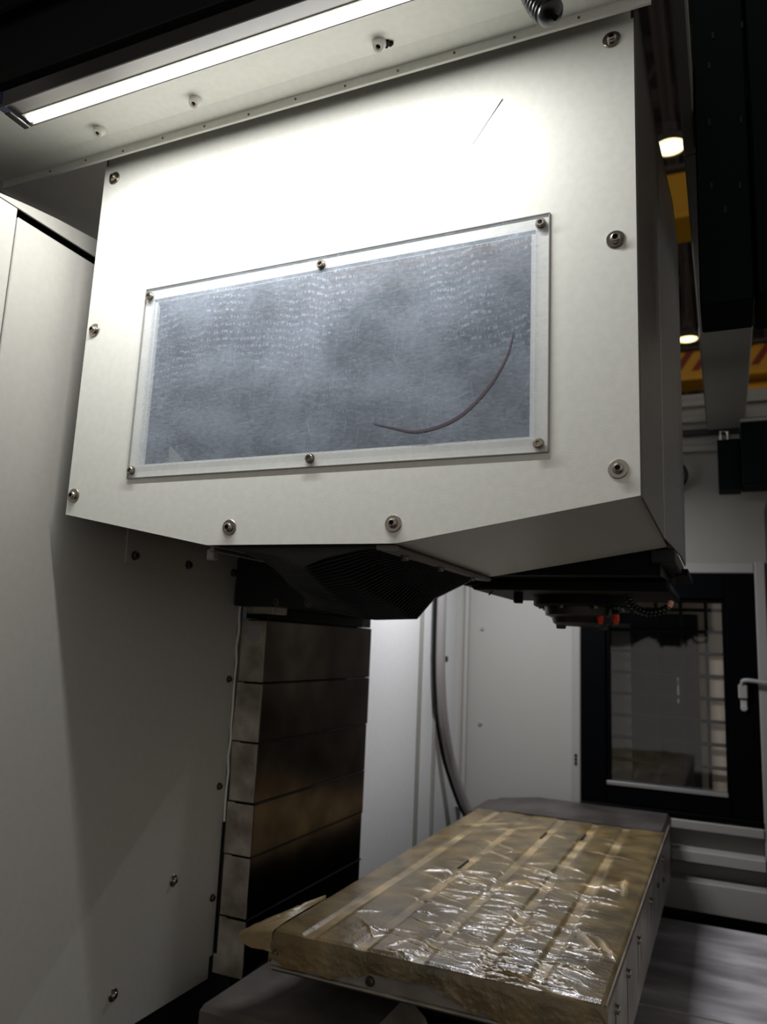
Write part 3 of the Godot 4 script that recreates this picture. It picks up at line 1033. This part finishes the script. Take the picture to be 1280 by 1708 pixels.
func build_coolant_lines() -> void:
	# orange-tipped nozzles under the casting
	var labels := ["orange coolant nozzle tip beside the steel spindle nose", "orange coolant nozzle tip nearer the black segmented hose"]
	for i in 2:
		var at := Vector3(-0.262 + i * 0.034, 0.1275, -1.79)
		var o := thing("coolant_nozzle", at, labels[i], "nozzle", "orange coolant nozzles by the spindle")
		var dir := Vector3(0.05, -1, 0.1).normalized()
		var st := start()
		lathe(st, [Vector2(0.010, 0), Vector2(0.010, 0.022), Vector2(0.008, 0.030), Vector2(0.009, 0.036), Vector2(0.006, 0.044)], at, dir, 14)
		part("body", st, mats.hose_black, o)
		st = start()
		lathe(st, [Vector2(0.0075, 0.040), Vector2(0.008, 0.052), Vector2(0.0045, 0.062), Vector2(0, 0.062)], at, dir, 14)
		part("tip", st, mats.orange_plastic, o)
	# segmented flexible hose that swings up to the pale tip
	var o := thing("segmented_hose", Vector3(-0.2, 0.13, -1.75), "black segmented coolant hose curving up to a pale pink tip", "hose")
	var path := smooth_path([Vector3(-0.198, 0.128, -1.74), Vector3(-0.190, 0.112, -1.74), Vector3(-0.176, 0.099, -1.74), Vector3(-0.155, 0.091, -1.74), Vector3(-0.131, 0.094, -1.74), Vector3(-0.112, 0.103, -1.74), Vector3(-0.107, 0.112, -1.74)], 14)
	for i in 13:
		var d: Vector3 = path[i + 1] - path[i]
		var n := d.length()
		var st := start()
		lathe(st, [Vector2(0.0055, 0), Vector2(0.0085, n * 0.15), Vector2(0.0090, n * 0.45), Vector2(0.0070, n * 0.7), Vector2(0.0055, n * 1.05)], path[i], d, 14, false)
		part("segment", st, mats.hose_black, o)
	var st := start()
	lathe(st, [Vector2(0.0065, 0), Vector2(0.0065, 0.008), Vector2(0.005, 0.014), Vector2(0, 0.014)], path[13], path[14] - path[13], 14)
	part("tip", st, mats.pale_tip, o)
	# ribbed black hose hanging before the beam, top of the picture
	o = thing("corrugated_hose", Vector3(-0.19, 0.82, -0.85), "ribbed black hose end hanging in front of the lamp beam", "hose")
	var hp := smooth_path([Vector3(-0.215, 0.885, -0.845), Vector3(-0.203, 0.850, -0.852), Vector3(-0.193, 0.826, -0.853), Vector3(-0.1825, 0.808, -0.850)], 60)
	var radii := []
	for i in hp.size():
		radii.append(0.0185 + 0.0016 * sin(i * TAU / 5.0))
	for k in 4: 
		hp.append(hp[60] + (hp[60] - hp[59]).normalized() * (0.004 + 0.0042 * k))
		radii.append([0.0175, 0.0150, 0.0105, 0.0040][k])
	st = start()
	tube(st, hp, radii, 24)
	part("ribbed_body", st, mats.hose_black, o)
	# round hose end on the end wall
	o = thing("cable_hose", Vector3(-0.18, 0.72, -3.36), "short black hose bend curling out beside the head cover", "hose")
	var ring := []
	for i in 25:
		var w := -PI * 0.62 + PI * 1.24 * i / 24.0
		ring.append(Vector3(-0.190 + 0.052 * cos(w), 0.757 + 0.052 * sin(w), ZB + 0.04))
	ring.push_front(Vector3(-0.23, 0.715, ZB + 0.012))
	ring.append(Vector3(-0.23, 0.80, ZB + 0.012))
	st = start()
	tube(st, ring, 0.0135, 14)
	part("bend", st, mats.hose_black, o)


# ==================================================================== folding bellows beneath the head
func build_bellows() -> void:
	var o := thing("folding_bellows", Vector3(-0.62, 0.10, -1.2), "fanned black folding bellows hanging beneath the white head cover", "bellows")
	var n := 30
	for i in n:
		var t: float = float(i) / (n - 1)
		var z := -1.022 - 0.43 * t
		var e := pow(t, 0.8)
		# lower outline of each leaf: hung at both rails, sagging lower and wider towards the back
		var a := Vector2(-0.437, 0.1435)
		var b: Vector2 = Vector2(-0.50, 0.138).lerp(Vector2(-0.548, 0.093), e)
		var c: Vector2 = Vector2(-0.56, 0.126).lerp(Vector2(-0.580, 0.054), e)
		var d: Vector2 = Vector2(-0.597, 0.113).lerp(Vector2(-0.690, 0.050), e)
		var f: Vector2 = Vector2(-0.645, 0.130).lerp(Vector2(-0.810, 0.072), e)
		var g: Vector2 = Vector2(-0.742, 0.1445).lerp(Vector2(-0.775, 0.1445), e)
		var j := 0.0022 * sin(i * 12.9898)
		var line := [a, b + Vector2(0, j), c + Vector2(j, j), d + Vector2(-j, j), f + Vector2(j, 0), g]
		var st := start()
		prism(st, line + [Vector2(g.x, 0.1462), Vector2(a.x, 0.1462)], "z", z - 0.0012, z)
		part("leaf", st, mats.leaf_black, o)
		st = start()   # stiff hem wire along the lower edge catches the light
		tube(st, line.map(func(p): return Vector3(p.x, p.y, z)), 0.0009, 5)
		part("hem", st, mats.hem_black, o)
	var st := start()
	prism(st, [Vector2(-0.455, 0.138), Vector2(-0.545, 0.094), Vector2(-0.580, 0.0535), Vector2(-0.674, 0.049), Vector2(-0.806, 0.069), Vector2(-0.83, 0.112), Vector2(-0.80, 0.146), Vector2(-0.455, 0.146)], "z", -1.470, -1.462)
	part("end_plate", st, mats.leaf_black, o)
	st = start()
	box(st, Vector3(-0.7655, 0.1466, -1.495), Vector3(-0.4365, 0.153, -1.006), 0.001)
	part("top_board", st, mats.cast_black, o)
	# rail along the inner edge of the sloping sheet
	st = start()
	prism(st, [Vector2(-0.468, 0.1435), Vector2(-0.437, 0.1435), Vector2(-0.430, 0.1380), Vector2(-0.436, 0.1340), Vector2(-0.468, 0.1370)], "z", -1.495, -1.012)
	part("rail", st, mats.grey_cover, o)
	for z in [-1.08, -1.24, -1.42]:
		bolt(Vector3(-0.4495, 0.1352, z), Vector3.DOWN, 0.0065, o, mats.dull_bolt)
	st = start()
	box(st, Vector3(-0.800, 0.1275, -1.06), Vector3(-0.785, 0.146, -1.045), 0.002)
	part("rail_stop", st, mats.trim_grey, o)
	st = start()
	box(st, Vector3(-0.775, 0.1385, -1.49), Vector3(-0.766, 0.1460, -1.02), 0.001)
	part("rail", st, mats.grey_cover, o)


# ==================================================================== column and its telescopic cover
func build_column() -> void:
	var o := thing("column_casting", Vector3(-1.02, 0.08, -1.8), "dark navy column bracket above the telescopic steel cover", "bracket")
	var st := start()
	prism(st, [Vector2(-1.125, 0.079), Vector2(-0.905, 0.079), Vector2(-0.900, 0.115), Vector2(-0.925, 0.165), Vector2(-0.97, 0.25), Vector2(-1.0, 0.8), Vector2(-1.125, 0.8)], "z", -2.2, -1.60)
	part("bracket", st, mats.navy_paint, o)
	for x in [-0.999, -0.911]:
		bolt(Vector3(x, 0.090, -1.60), Vector3.BACK, 0.009, o, mats.dull_bolt)
	o = thing("way_cover", Vector3(-1.08, -0.775, -1.94), "tall telescopic steel way cover standing beside the enclosure wall", "way cover")
	var ys := [0.048, -0.107, -0.250, -0.391, -0.512, -0.650, -0.775]
	for i in 6:
		var g := 0.0016 * (i % 2) + 0.0006 * i
		st = start()
		box(st, Vector3(-1.127 + 0.001 * i, ys[i + 1] + 0.0005, -2.262 + 0.004 * i), Vector3(-1.050 + g, ys[i] - 0.001, -1.636 + g), 0.0012)
		var seg := part("segment", st, mats.column_steel, o)
		st = start()   # duller narrow side plate facing the opening
		box(st, Vector3(-1.126 + 0.001 * i, ys[i + 1] + 0.001, -1.636 + g), Vector3(-1.0515 + g, ys[i] - 0.002, -1.6335 + g), 0.0006)
		part("side_plate", st, mats.column_edge, seg)
		st = start()   # wiper lip under the segment above
		box(st, Vector3(-1.10, ys[i] - 0.004, -2.25), Vector3(-1.0485 + g, ys[i] - 0.0005, -1.633 + g), 0.0005)
		part("wiper_lip", st, mats.cast_black, seg)
	st = start()
	box(st, Vector3(-1.110, 0.062, -1.70), Vector3(-1.030, 0.088, -1.632), 0.003)
	part("top_cap", st, mats.column_edge, o)
	st = start()
	box(st, Vector3(-1.112, 0.0495, -2.25), Vector3(-1.048, 0.0785, -1.635), 0.002)
	part("top_rail", st, mats.cast_black, o)
	st = start()
	box(st, Vector3(-1.102, -0.006, -1.6335), Vector3(-1.064, 0.034, -1.6326))
	part("paper_label", st, mats.label_paper, o)
	st = start()
	box(st, Vector3(-1.131, -0.778, -1.75), Vector3(-1.0465, -0.735, -1.6285), 0.002)
	part("foot_band", st, mats.column_edge, o)


func build_conduit() -> void:
	var k := thing("cable", Vector3(-1.12, -0.7, -1.633), "thin black cable hanging in the gap beside the way cover", "cable")
	var cs := start()
	tube(cs, smooth_path([Vector3(-1.1275, 0.10, -1.6335), Vector3(-1.1235, -0.12, -1.634), Vector3(-1.1285, -0.25, -1.6335), Vector3(-1.1235, -0.36, -1.634), Vector3(-1.128, -0.55, -1.6335), Vector3(-1.125, -0.77, -1.6335)], 40), 0.004, 8)
	part("sheath", cs, mats.hose_black, k)
	var o := thing("conduit", Vector3(-1.09, -0.7, -3.1), "grey metal conduit pipe bending down behind the wrapped table", "conduit")
	var path := smooth_path([Vector3(-1.088, 0.75, -3.03), Vector3(-1.088, 0.22, -3.03), Vector3(-1.088, -0.10, -3.04), Vector3(-1.086, -0.32, -3.10), Vector3(-1.075, -0.50, -3.19), Vector3(-1.035, -0.66, -3.26), Vector3(-0.98, -0.76, -3.30)], 60)
	var st := start()
	tube(st, path, 0.021, 18)
	part("pipe", st, mats.conduit_steel, o)
	st = start()
	var p2 := []
	for p in path: p2.append(p + Vector3(-0.026, 0, 0.012))
	tube(st, p2, 0.007, 12)
	part("cable", st, mats.hose_black, o)
	for y in [0.45, -0.05]:
		st = start()
		box(st, Vector3(-1.129, y - 0.012, -3.06), Vector3(-1.062, y + 0.012, -3.045), 0.003)
		part("clamp", st, mats.dull_bolt, o)


# ==================================================================== table
const YT := -0.60
const TX0 := -0.888
const TX1 := -0.212
const TZ0 := -1.492
const TZ1 := -2.93
const SLOTS := [-0.803, -0.684, -0.562, -0.443, -0.339]

func build_table() -> void:
	var o := thing("work_table", Vector3(-0.55, -0.79, -2.2), "long machine work table under the brown protective film", "table")
	# tabletop with five slots along it
	var prof := [Vector2(TX0, -0.680), Vector2(TX1, -0.680), Vector2(TX1, YT - 0.004)]
	for i in range(4, -1, -1):
		var s: float = SLOTS[i]
		prof += [Vector2(s + 0.009, YT - 0.004), Vector2(s + 0.009, YT - 0.020), Vector2(s - 0.009, YT - 0.020), Vector2(s - 0.009, YT - 0.004)]
	prof.append(Vector2(TX0, YT - 0.004))
	var st := start()
	prism(st, prof, "z", TZ1, TZ0 - 0.004)
	part("tabletop", st, mats.table_steel, o)
	st = start()
	box(st, Vector3(TX0 - 0.002, -0.668, TZ0 - 0.003), Vector3(TX1 - 0.002, YT - 0.006, TZ0), 0.001)
	part("front_apron", st, mats.skirt_paint, o)
	st = start()
	box(st, Vector3(TX0 - 0.002, -0.6725, TZ0 - 0.003), Vector3(TX1 - 0.002, -0.668, TZ0 + 0.008), 0.001)
	part("apron_flange", st, mats.column_edge, o)
	for p in [[-0.876, -0.641], [-0.661, -0.654]]:
		bolt(Vector3(p[0], p[1], TZ0), Vector3.BACK, 0.008, o, mats.dull_bolt)
	st = start()
	box(st, Vector3(TX1, -0.786, -3.09), Vector3(TX1 + 0.003, YT - 0.001, TZ0 + 0.001), 0.0008)
	var sp := part("side_panel", st, mats.skirt_paint, o)
	for z in [-1.60, -1.78, -1.985, -2.30, -2.72]:
		bolt(Vector3(TX1 + 0.003, -0.648 if z > -2.5 else -0.634, z), Vector3.RIGHT, 0.0085, o, mats.bolt_steel)
	for z in [-2.53, -2.735]:
		bolt(Vector3(TX1 + 0.003, -0.665 if z > -2.6 else -0.70, z), Vector3.RIGHT, 0.0065, o, mats.dull_bolt)
	for k in [[-1.60, 0.10], [-1.785, 0.11], [-1.99, 0.085], [-2.06, 0.06], [-2.32, 0.06]]:
		st = start()   # rust runs below the bolts
		prism(st, [Vector2(k[0] - 0.006, -0.66), Vector2(k[0] + 0.004, -0.66), Vector2(k[0] + 0.003, -0.66 - k[1] * 0.6), Vector2(k[0] - 0.001, -0.66 - k[1])], "x", TX1 + 0.003, TX1 + 0.0034)
		part("rust_run", st, mats.rust, sp)
	st = start()
	box(st, Vector3(TX0 + 0.03, -0.785, -2.90), Vector3(TX1 - 0.02, -0.681, -1.70), 0.004)
	part("carriage", st, mats.cast_black, o)
	# grey cover at the far end of the table
	o = thing("end_cover", Vector3(-0.56, -0.79, -3.05), "low dark grey way cover behind the far end of the table", "way cover")
	st = start()
	prism(st, [Vector2(TX0 - 0.03, -0.78), Vector2(-0.214, -0.78), Vector2(-0.214, -0.610), Vector2(-0.226, -0.596), Vector2(-0.74, -0.594), Vector2(TX0 - 0.03, -0.612)], "z", -3.20, -2.936)
	part("roof", st, mats.end_grey, o)
	st = start()
	prism(st, [Vector2(TX0 - 0.02, -0.78), Vector2(-0.219, -0.78), Vector2(-0.219, -0.622), Vector2(-0.232, -0.606), Vector2(-0.74, -0.604), Vector2(TX0 - 0.02, -0.625)], "z", -3.33, -3.20)
	part("inner_roof", st, mats.end_grey, o)


func build_film() -> void:
	# crinkled brown wrapping film: a height field over the table top that turns down over the front edge
	var o := thing("protective_film", Vector3(-0.55, YT, -2.2), "crinkled translucent brown protective film wrapped over the work table", "film")
	var n1 := FastNoiseLite.new()
	n1.seed = 11
	n1.frequency = 6.0
	n1.fractal_octaves = 3
	var n2 := FastNoiseLite.new()
	n2.seed = 12
	n2.frequency = 34.0
	n2.fractal_type = FastNoiseLite.FRACTAL_RIDGED
	n2.fractal_octaves = 3
	var n3 := FastNoiseLite.new()
	n3.seed = 13
	n3.frequency = 3.0
	n3.fractal_octaves = 2
	# creases: x0, z0, x1, z1, height, half width
	var cr := [
		[-0.732, -2.488, -0.579, -2.381, 0.004, 0.007], [-0.551, -2.267, -0.461, -2.325, 0.006, 0.008], [-0.551, -2.267, -0.707, -2.375, 0.005, 0.007], [-0.461, -2.325, -0.369, -2.27, 0.006, 0.008],
		[-0.383, -2.168, -0.247, -2.168, 0.006, 0.007], [-0.43, -2.536, -0.249, -2.485, 0.004, 0.006], [-0.881, -2.598, -0.678, -2.782, 0.004, 0.007], [-0.771, -2.583, -0.557, -2.802, 0.004, 0.007],
		[-0.269, -1.806, -0.215, -1.678, 0.006, 0.006], [-0.324, -1.833, -0.241, -1.696, 0.006, 0.006], [-0.542, -2.039, -0.49, -2.115, 0.009, 0.012], [-0.358, -1.627, -0.225, -1.58, 0.006, 0.005],
		[-0.425, -1.523, -0.22, -1.475, 0.005, 0.005], [-0.774, -2.042, -0.69, -2.096, 0.006, 0.010], [-0.475, -1.742, -0.344, -1.801, 0.006, 0.007], [-0.27, -2.302, -0.255, -2.109, 0.006, 0.007],
		[-0.66, -2.10, -0.69, -1.98, 0.006, 0.010], [-0.57, -1.98, -0.53, -2.03, 0.006, 0.010],
	]
	var r := RandomNumberGenerator.new()
	r.seed = 5
	for k in 150:      # many short creases, thickest near the front and the open side
		var z := -1.50 - 0.75 * pow(r.randf(), 1.6)
		var x := -0.23 - 0.42 * pow(r.randf(), 1.3)
		var l := r.randf_range(0.03, 0.17)
		var a := r.randf_range(-0.6, 0.35)
		cr.append([x, z, x - l * cos(a), z + l * sin(a), r.randf_range(0.0018, 0.0045), r.randf_range(0.0022, 0.0045)])
	for k in 40:
		var z := -1.55 - 1.3 * r.randf()
		var x := -0.30 - 0.5 * r.randf()
		var l := r.randf_range(0.03, 0.12)
		var a := r.randf_range(-1.2, 1.2)
		cr.append([x, z, x - l * cos(a), z + l * sin(a), r.randf_range(0.002, 0.0045), r.randf_range(0.002, 0.005)])
	var nx := 300
	var nz := 640
	var nd := 26                                    # rows of the drop at the front
	var x_a := TX0 - 0.004
	var x_b := TX1 + 0.005
	var z_a := TZ0 + 0.003
	var rows := nz + nd
	var h := PackedFloat32Array()
	h.resize(nx * nz)
	var doubled := PackedFloat32Array()      # where the film is folded on itself it is paler
	doubled.resize(nx * nz)
	for j in nz:
		var z: float = lerpf(z_a, TZ1 - 0.002, float(j) / (nz - 1))
		for i in nx:
			var x: float = lerpf(x_a, x_b, float(i) / (nx - 1))
			var y := 0.0012 * n1.get_noise_2d(x, z)
			var rough: float = clampf(0.35 + (x + 0.75) * 0.9 + (z + 2.0) * 0.5 + 0.5 * n3.get_noise_2d(x, z), 0.10, 1.0)
			y += 0.0011 * rough * (n2.get_noise_2d(x * 0.45, z) * 0.5 + 0.2)
			for s in SLOTS:
				var d := absf(x - s) / 0.0125
				if d < 1.6: y -= 0.0048 * clampf(1.6 - d, 0.0, 0.8) * (0.8 + 0.5 * n3.get_noise_2d(s * 9.0, z * 2.0))
			h[j * nx + i] = y
	for c in cr:      # stamp each crease as a sharp ridge
		var p := Vector2(c[0], c[1])
		var q := Vector2(c[2], c[3])
		var reach: float = c[5] * 2.5
		var i0 := clampi(int((minf(p.x, q.x) - reach - x_a) / (x_b - x_a) * (nx - 1)), 0, nx - 1)
		var i1 := clampi(int((maxf(p.x, q.x) + reach - x_a) / (x_b - x_a) * (nx - 1)) + 1, 0, nx - 1)
		var j0 := clampi(int((z_a - maxf(p.y, q.y) - reach) / (z_a - TZ1) * (nz - 1)), 0, nz - 1)
		var j1 := clampi(int((z_a - minf(p.y, q.y) + reach) / (z_a - TZ1) * (nz - 1)) + 1, 0, nz - 1)
		for j in range(j0, j1 + 1):
			for i in range(i0, i1 + 1):
				var v := Vector2(lerpf(x_a, x_b, float(i) / (nx - 1)), lerpf(z_a, TZ1 - 0.002, float(j) / (nz - 1)))
				v += Vector2(0.006 * n1.get_noise_2d(v.y * 3.0, v.x), 0.006 * n1.get_noise_2d(v.x * 3.0, v.y + 7.0))
				var s := Geometry2D.get_closest_point_to_segment(v, p, q)
				var d: float = v.distance_to(s) / c[5]
				if d < 2.5:
					var along: float = clampf(minf(s.distance_to(p), s.distance_to(q)) / maxf(0.3 * p.distance_to(q), 0.001), 0.15, 1.0)
					h[j * nx + i] += c[4] * along * exp(-d * 1.5)
					doubled[j * nx + i] = maxf(doubled[j * nx + i], along * clampf(1.5 - d, 0.0, 1.0) * clampf(c[4] / 0.0065, 0.25, 0.9))
	var pos := PackedVector3Array()
	var col := PackedColorArray()
	pos.resize(nx * rows)
	col.resize(nx * rows)
	var tan_strip := Color(0.45, 0.335, 0.18)
	var brown := Color(0.150, 0.108, 0.050)
	for jj in rows:
		for i in nx:
			var x: float = lerpf(x_a, x_b, float(i) / (nx - 1))
			var p: Vector3
			var k := 0.0
			var zc := 0.0
			if jj < nd:                                # drop, from the hem upwards
				var t: float = float(jj) / nd            # 0 hem, 1 edge
				var u := (x - x_a) / (x_b - x_a)
				var low: float = -0.046 - 0.016 * sin(u * 9.0 + 0.6) - 0.010 * n1.get_noise_2d(x * 2.0, 3.0) - 0.012 * u
				var y := lerpf(low, -0.003, t)
				var bulge := 0.003 + 0.0025 * (1.0 - t) * (1.0 + n1.get_noise_2d(x * 1.5, y * 3.0)) + 0.0016 * n2.get_noise_2d(x * 0.5, y * 0.7)
				p = Vector3(x, y, z_a + maxf(0.001, bulge) * (1.0 - pow(t, 6.0)))
				zc = z_a
				k = 0.04
			else:
				var j := jj - nd
				zc = lerpf(z_a, TZ1 - 0.002, float(j) / (nz - 1))
				p = Vector3(x, h[j * nx + i] + 0.002, zc)
				k = doubled[j * nx + i]
				var er: float = clampf((z_a - zc) / 0.012, 0.0, 1.0)
				p.y = lerpf(-0.002, p.y, er)
				for s in SLOTS:
					k = maxf(k, clampf((0.0135 + 0.002 * n1.get_noise_2d(zc * 4.0, s * 30.0) - absf(x - s)) / 0.003, 0.0, 1.0) * clampf(0.50 + 0.75 * n3.get_noise_2d(zc * 1.5, s * 20.0), 0.12, 1.0))
			var side := minf(x - x_a, x_b - x)
			if side < 0.010: p.y -= (1.0 - side / 0.010) * 0.010
			pos[jj * nx + i] = p + Vector3(0, YT, 0) - origin
			var c := brown.lerp(tan_strip, k)
			var blot := 1.0 + 0.55 * n3.get_noise_2d(x * 2.2 + 40.0, zc * 2.2) + 0.40 * n1.get_noise_2d(x * 2.0, zc * 2.0)
			var warm := n3.get_noise_2d(x * 1.7 + 90.0, zc * 1.7)
			col[jj * nx + i] = Color(c.r * blot * (1.0 + 0.10 * warm), c.g * blot, c.b * blot * (1.0 - 0.18 * warm))
	var idx := PackedInt32Array()
	idx.resize((nx - 1) * (rows - 1) * 6)
	var nrm := PackedVector3Array()
	nrm.resize(nx * rows)
	var w := 0
	for j in rows - 1:
		for i in nx - 1:
			var a := j * nx + i
			idx[w] = a
			idx[w + 1] = a + nx
			idx[w + 2] = a + 1
			idx[w + 3] = a + 1
			idx[w + 4] = a + nx
			idx[w + 5] = a + nx + 1
			w += 6
	for j in rows:
		for i in nx:
			var dx: Vector3 = pos[j * nx + mini(i + 1, nx - 1)] - pos[j * nx + maxi(i - 1, 0)]
			var dz: Vector3 = pos[mini(j + 1, rows - 1) * nx + i] - pos[maxi(j - 1, 0) * nx + i]
			nrm[j * nx + i] = dx.cross(dz).normalized()
	var arr := []
	arr.resize(Mesh.ARRAY_MAX)
	arr[Mesh.ARRAY_VERTEX] = pos
	arr[Mesh.ARRAY_NORMAL] = nrm
	arr[Mesh.ARRAY_COLOR] = col
	arr[Mesh.ARRAY_INDEX] = idx
	var am := ArrayMesh.new()
	am.add_surface_from_arrays(Mesh.PRIMITIVE_TRIANGLES, arr)
	var f := MeshInstance3D.new()
	f.name = "film_sheet"
	f.mesh = am
	f.material_override = mats.film
	o.add_child(f)
	# the loose ear that sticks out past the table's front corner
	var st := start()
	st.set_smooth_group(1)
	var rim := smooth_path([Vector3(TX0 + 0.002, YT + 0.001, -1.72), Vector3(TX0, YT + 0.002, -1.62), Vector3(TX0, YT + 0.001, -1.53), Vector3(TX0 + 0.001, YT - 0.004, TZ0 + 0.005), Vector3(TX0 + 0.002, YT - 0.022, TZ0 + 0.006), Vector3(TX0 + 0.004, YT - 0.042, TZ0 + 0.006)], 30)
	var outer := smooth_path([Vector3(TX0, YT + 0.001, -1.72), Vector3(TX0 - 0.020, YT + 0.003, -1.62), Vector3(TX0 - 0.052, YT - 0.006, -1.54), Vector3(TX0 - 0.082, YT - 0.022, TZ0 + 0.004), Vector3(TX0 - 0.060, YT - 0.038, TZ0 + 0.014), Vector3(TX0 + 0.002, YT - 0.044, TZ0 + 0.0075)], 30)
	var g := []
	var nu := 30
	var nv := 12
	for i in nu + 1:
		var row := []
		for k in nv + 1:
			var v := float(k) / nv
			var q: Vector3 = rim[i].lerp(outer[i], v)
			q.y += sin(PI * v) * 0.006 + 0.005 * n2.get_noise_2d(i * 0.012, v * 0.05) * sqrt(v)
			row.append(q)
		g.append(row)
	for i in nu:
		for k in nv:
			for t in [[[i, k], [i, k + 1], [i + 1, k + 1]], [[i, k], [i + 1, k + 1], [i + 1, k]]]:
				for q in t:
					st.set_color(Color(0.29, 0.21, 0.105))
					st.add_vertex(g[q[0]][q[1]] - origin)
	part("corner_flap", st, mats.film, o)
	# narrow tears where the dark slot shows
	for k in [[-0.694, -2.13, -2.23], [-0.571, -2.60, -2.70], [-0.452, -2.66, -2.76]]:
		st = start()
		prism(st, [Vector2(k[0] - 0.002, k[1]), Vector2(k[0] + 0.003, k[1] - 0.01), Vector2(k[0] + 0.0025, k[2] + 0.01), Vector2(k[0] - 0.002, k[2])], "y", YT - 0.001, YT + 0.0032)
		part("tear", st, mats.dark_void, o)


# ==================================================================== floor covers
func build_pan_and_covers() -> void:
	var o := thing("chip_pan", Vector3(-0.05, -0.96, -2.2), "streaked grey steel floor pan beside the wrapped table", "floor pan")
	var st := start()
	box(st, Vector3(-0.30, -0.958, -3.20), Vector3(0.15, -0.950, -2.42), 0.001)
	part("pan_sheet", st, mats.pan_steel, o)
	st = start()
	box(st, Vector3(-0.30, -0.965, -2.42), Vector3(0.15, -0.955, -0.9), 0.001)
	part("pan_sheet", st, mats.pan_steel, o)
	st = start()
	box(st, Vector3(-0.32, -1.06, -3.44), Vector3(0.15, -1.0, -3.10), 0.001)
	part("gutter", st, mats.cast_black, o)
	o = thing("machine_bed", Vector3(-0.6, -1.55, -2.2), "black machine bed casting under the table and column", "machine bed")
	st = start()
	prism(st, [Vector2(-1.12, -1.5), Vector2(-0.33, -1.5), Vector2(-0.33, -0.80), Vector2(-0.80, -0.80), Vector2(-0.90, -1.0), Vector2(-1.12, -1.0)], "z", -3.1, -1.7)
	part("casting", st, mats.cast_black, o)
	st = start()
	box(st, Vector3(-1.12, -1.55, -3.1), Vector3(-0.25, -1.50, -0.5), 0.004)
	part("foot", st, mats.cast_black, o)
	st = start()
	box(st, Vector3(-1.10, -0.999, -2.2), Vector3(-1.03, -0.780, -1.66), 0.002)
	part("column_foot", st, mats.cast_black, o)
	o = thing("saddle_cover", Vector3(-0.8, -0.80, -1.5), "worn grey saddle cover plate poking out below the table front", "way cover")
	st = start()
	prism(st, [Vector2(-1.69, -0.750), Vector2(-1.440, -0.750), Vector2(-1.425, -0.757), Vector2(-1.420, -0.86), Vector2(-1.69, -0.86)], "x", -1.012, -0.66)
	part("plate", st, mats.grey_cover, o)
	st = start()
	prism(st, [Vector2(-0.6595, -0.8595), Vector2(-0.6595, -0.7505), Vector2(-0.615, -0.785), Vector2(-0.575, -0.8595)], "z", -1.688, -1.425)
	part("end_slope", st, mats.column_edge, o)
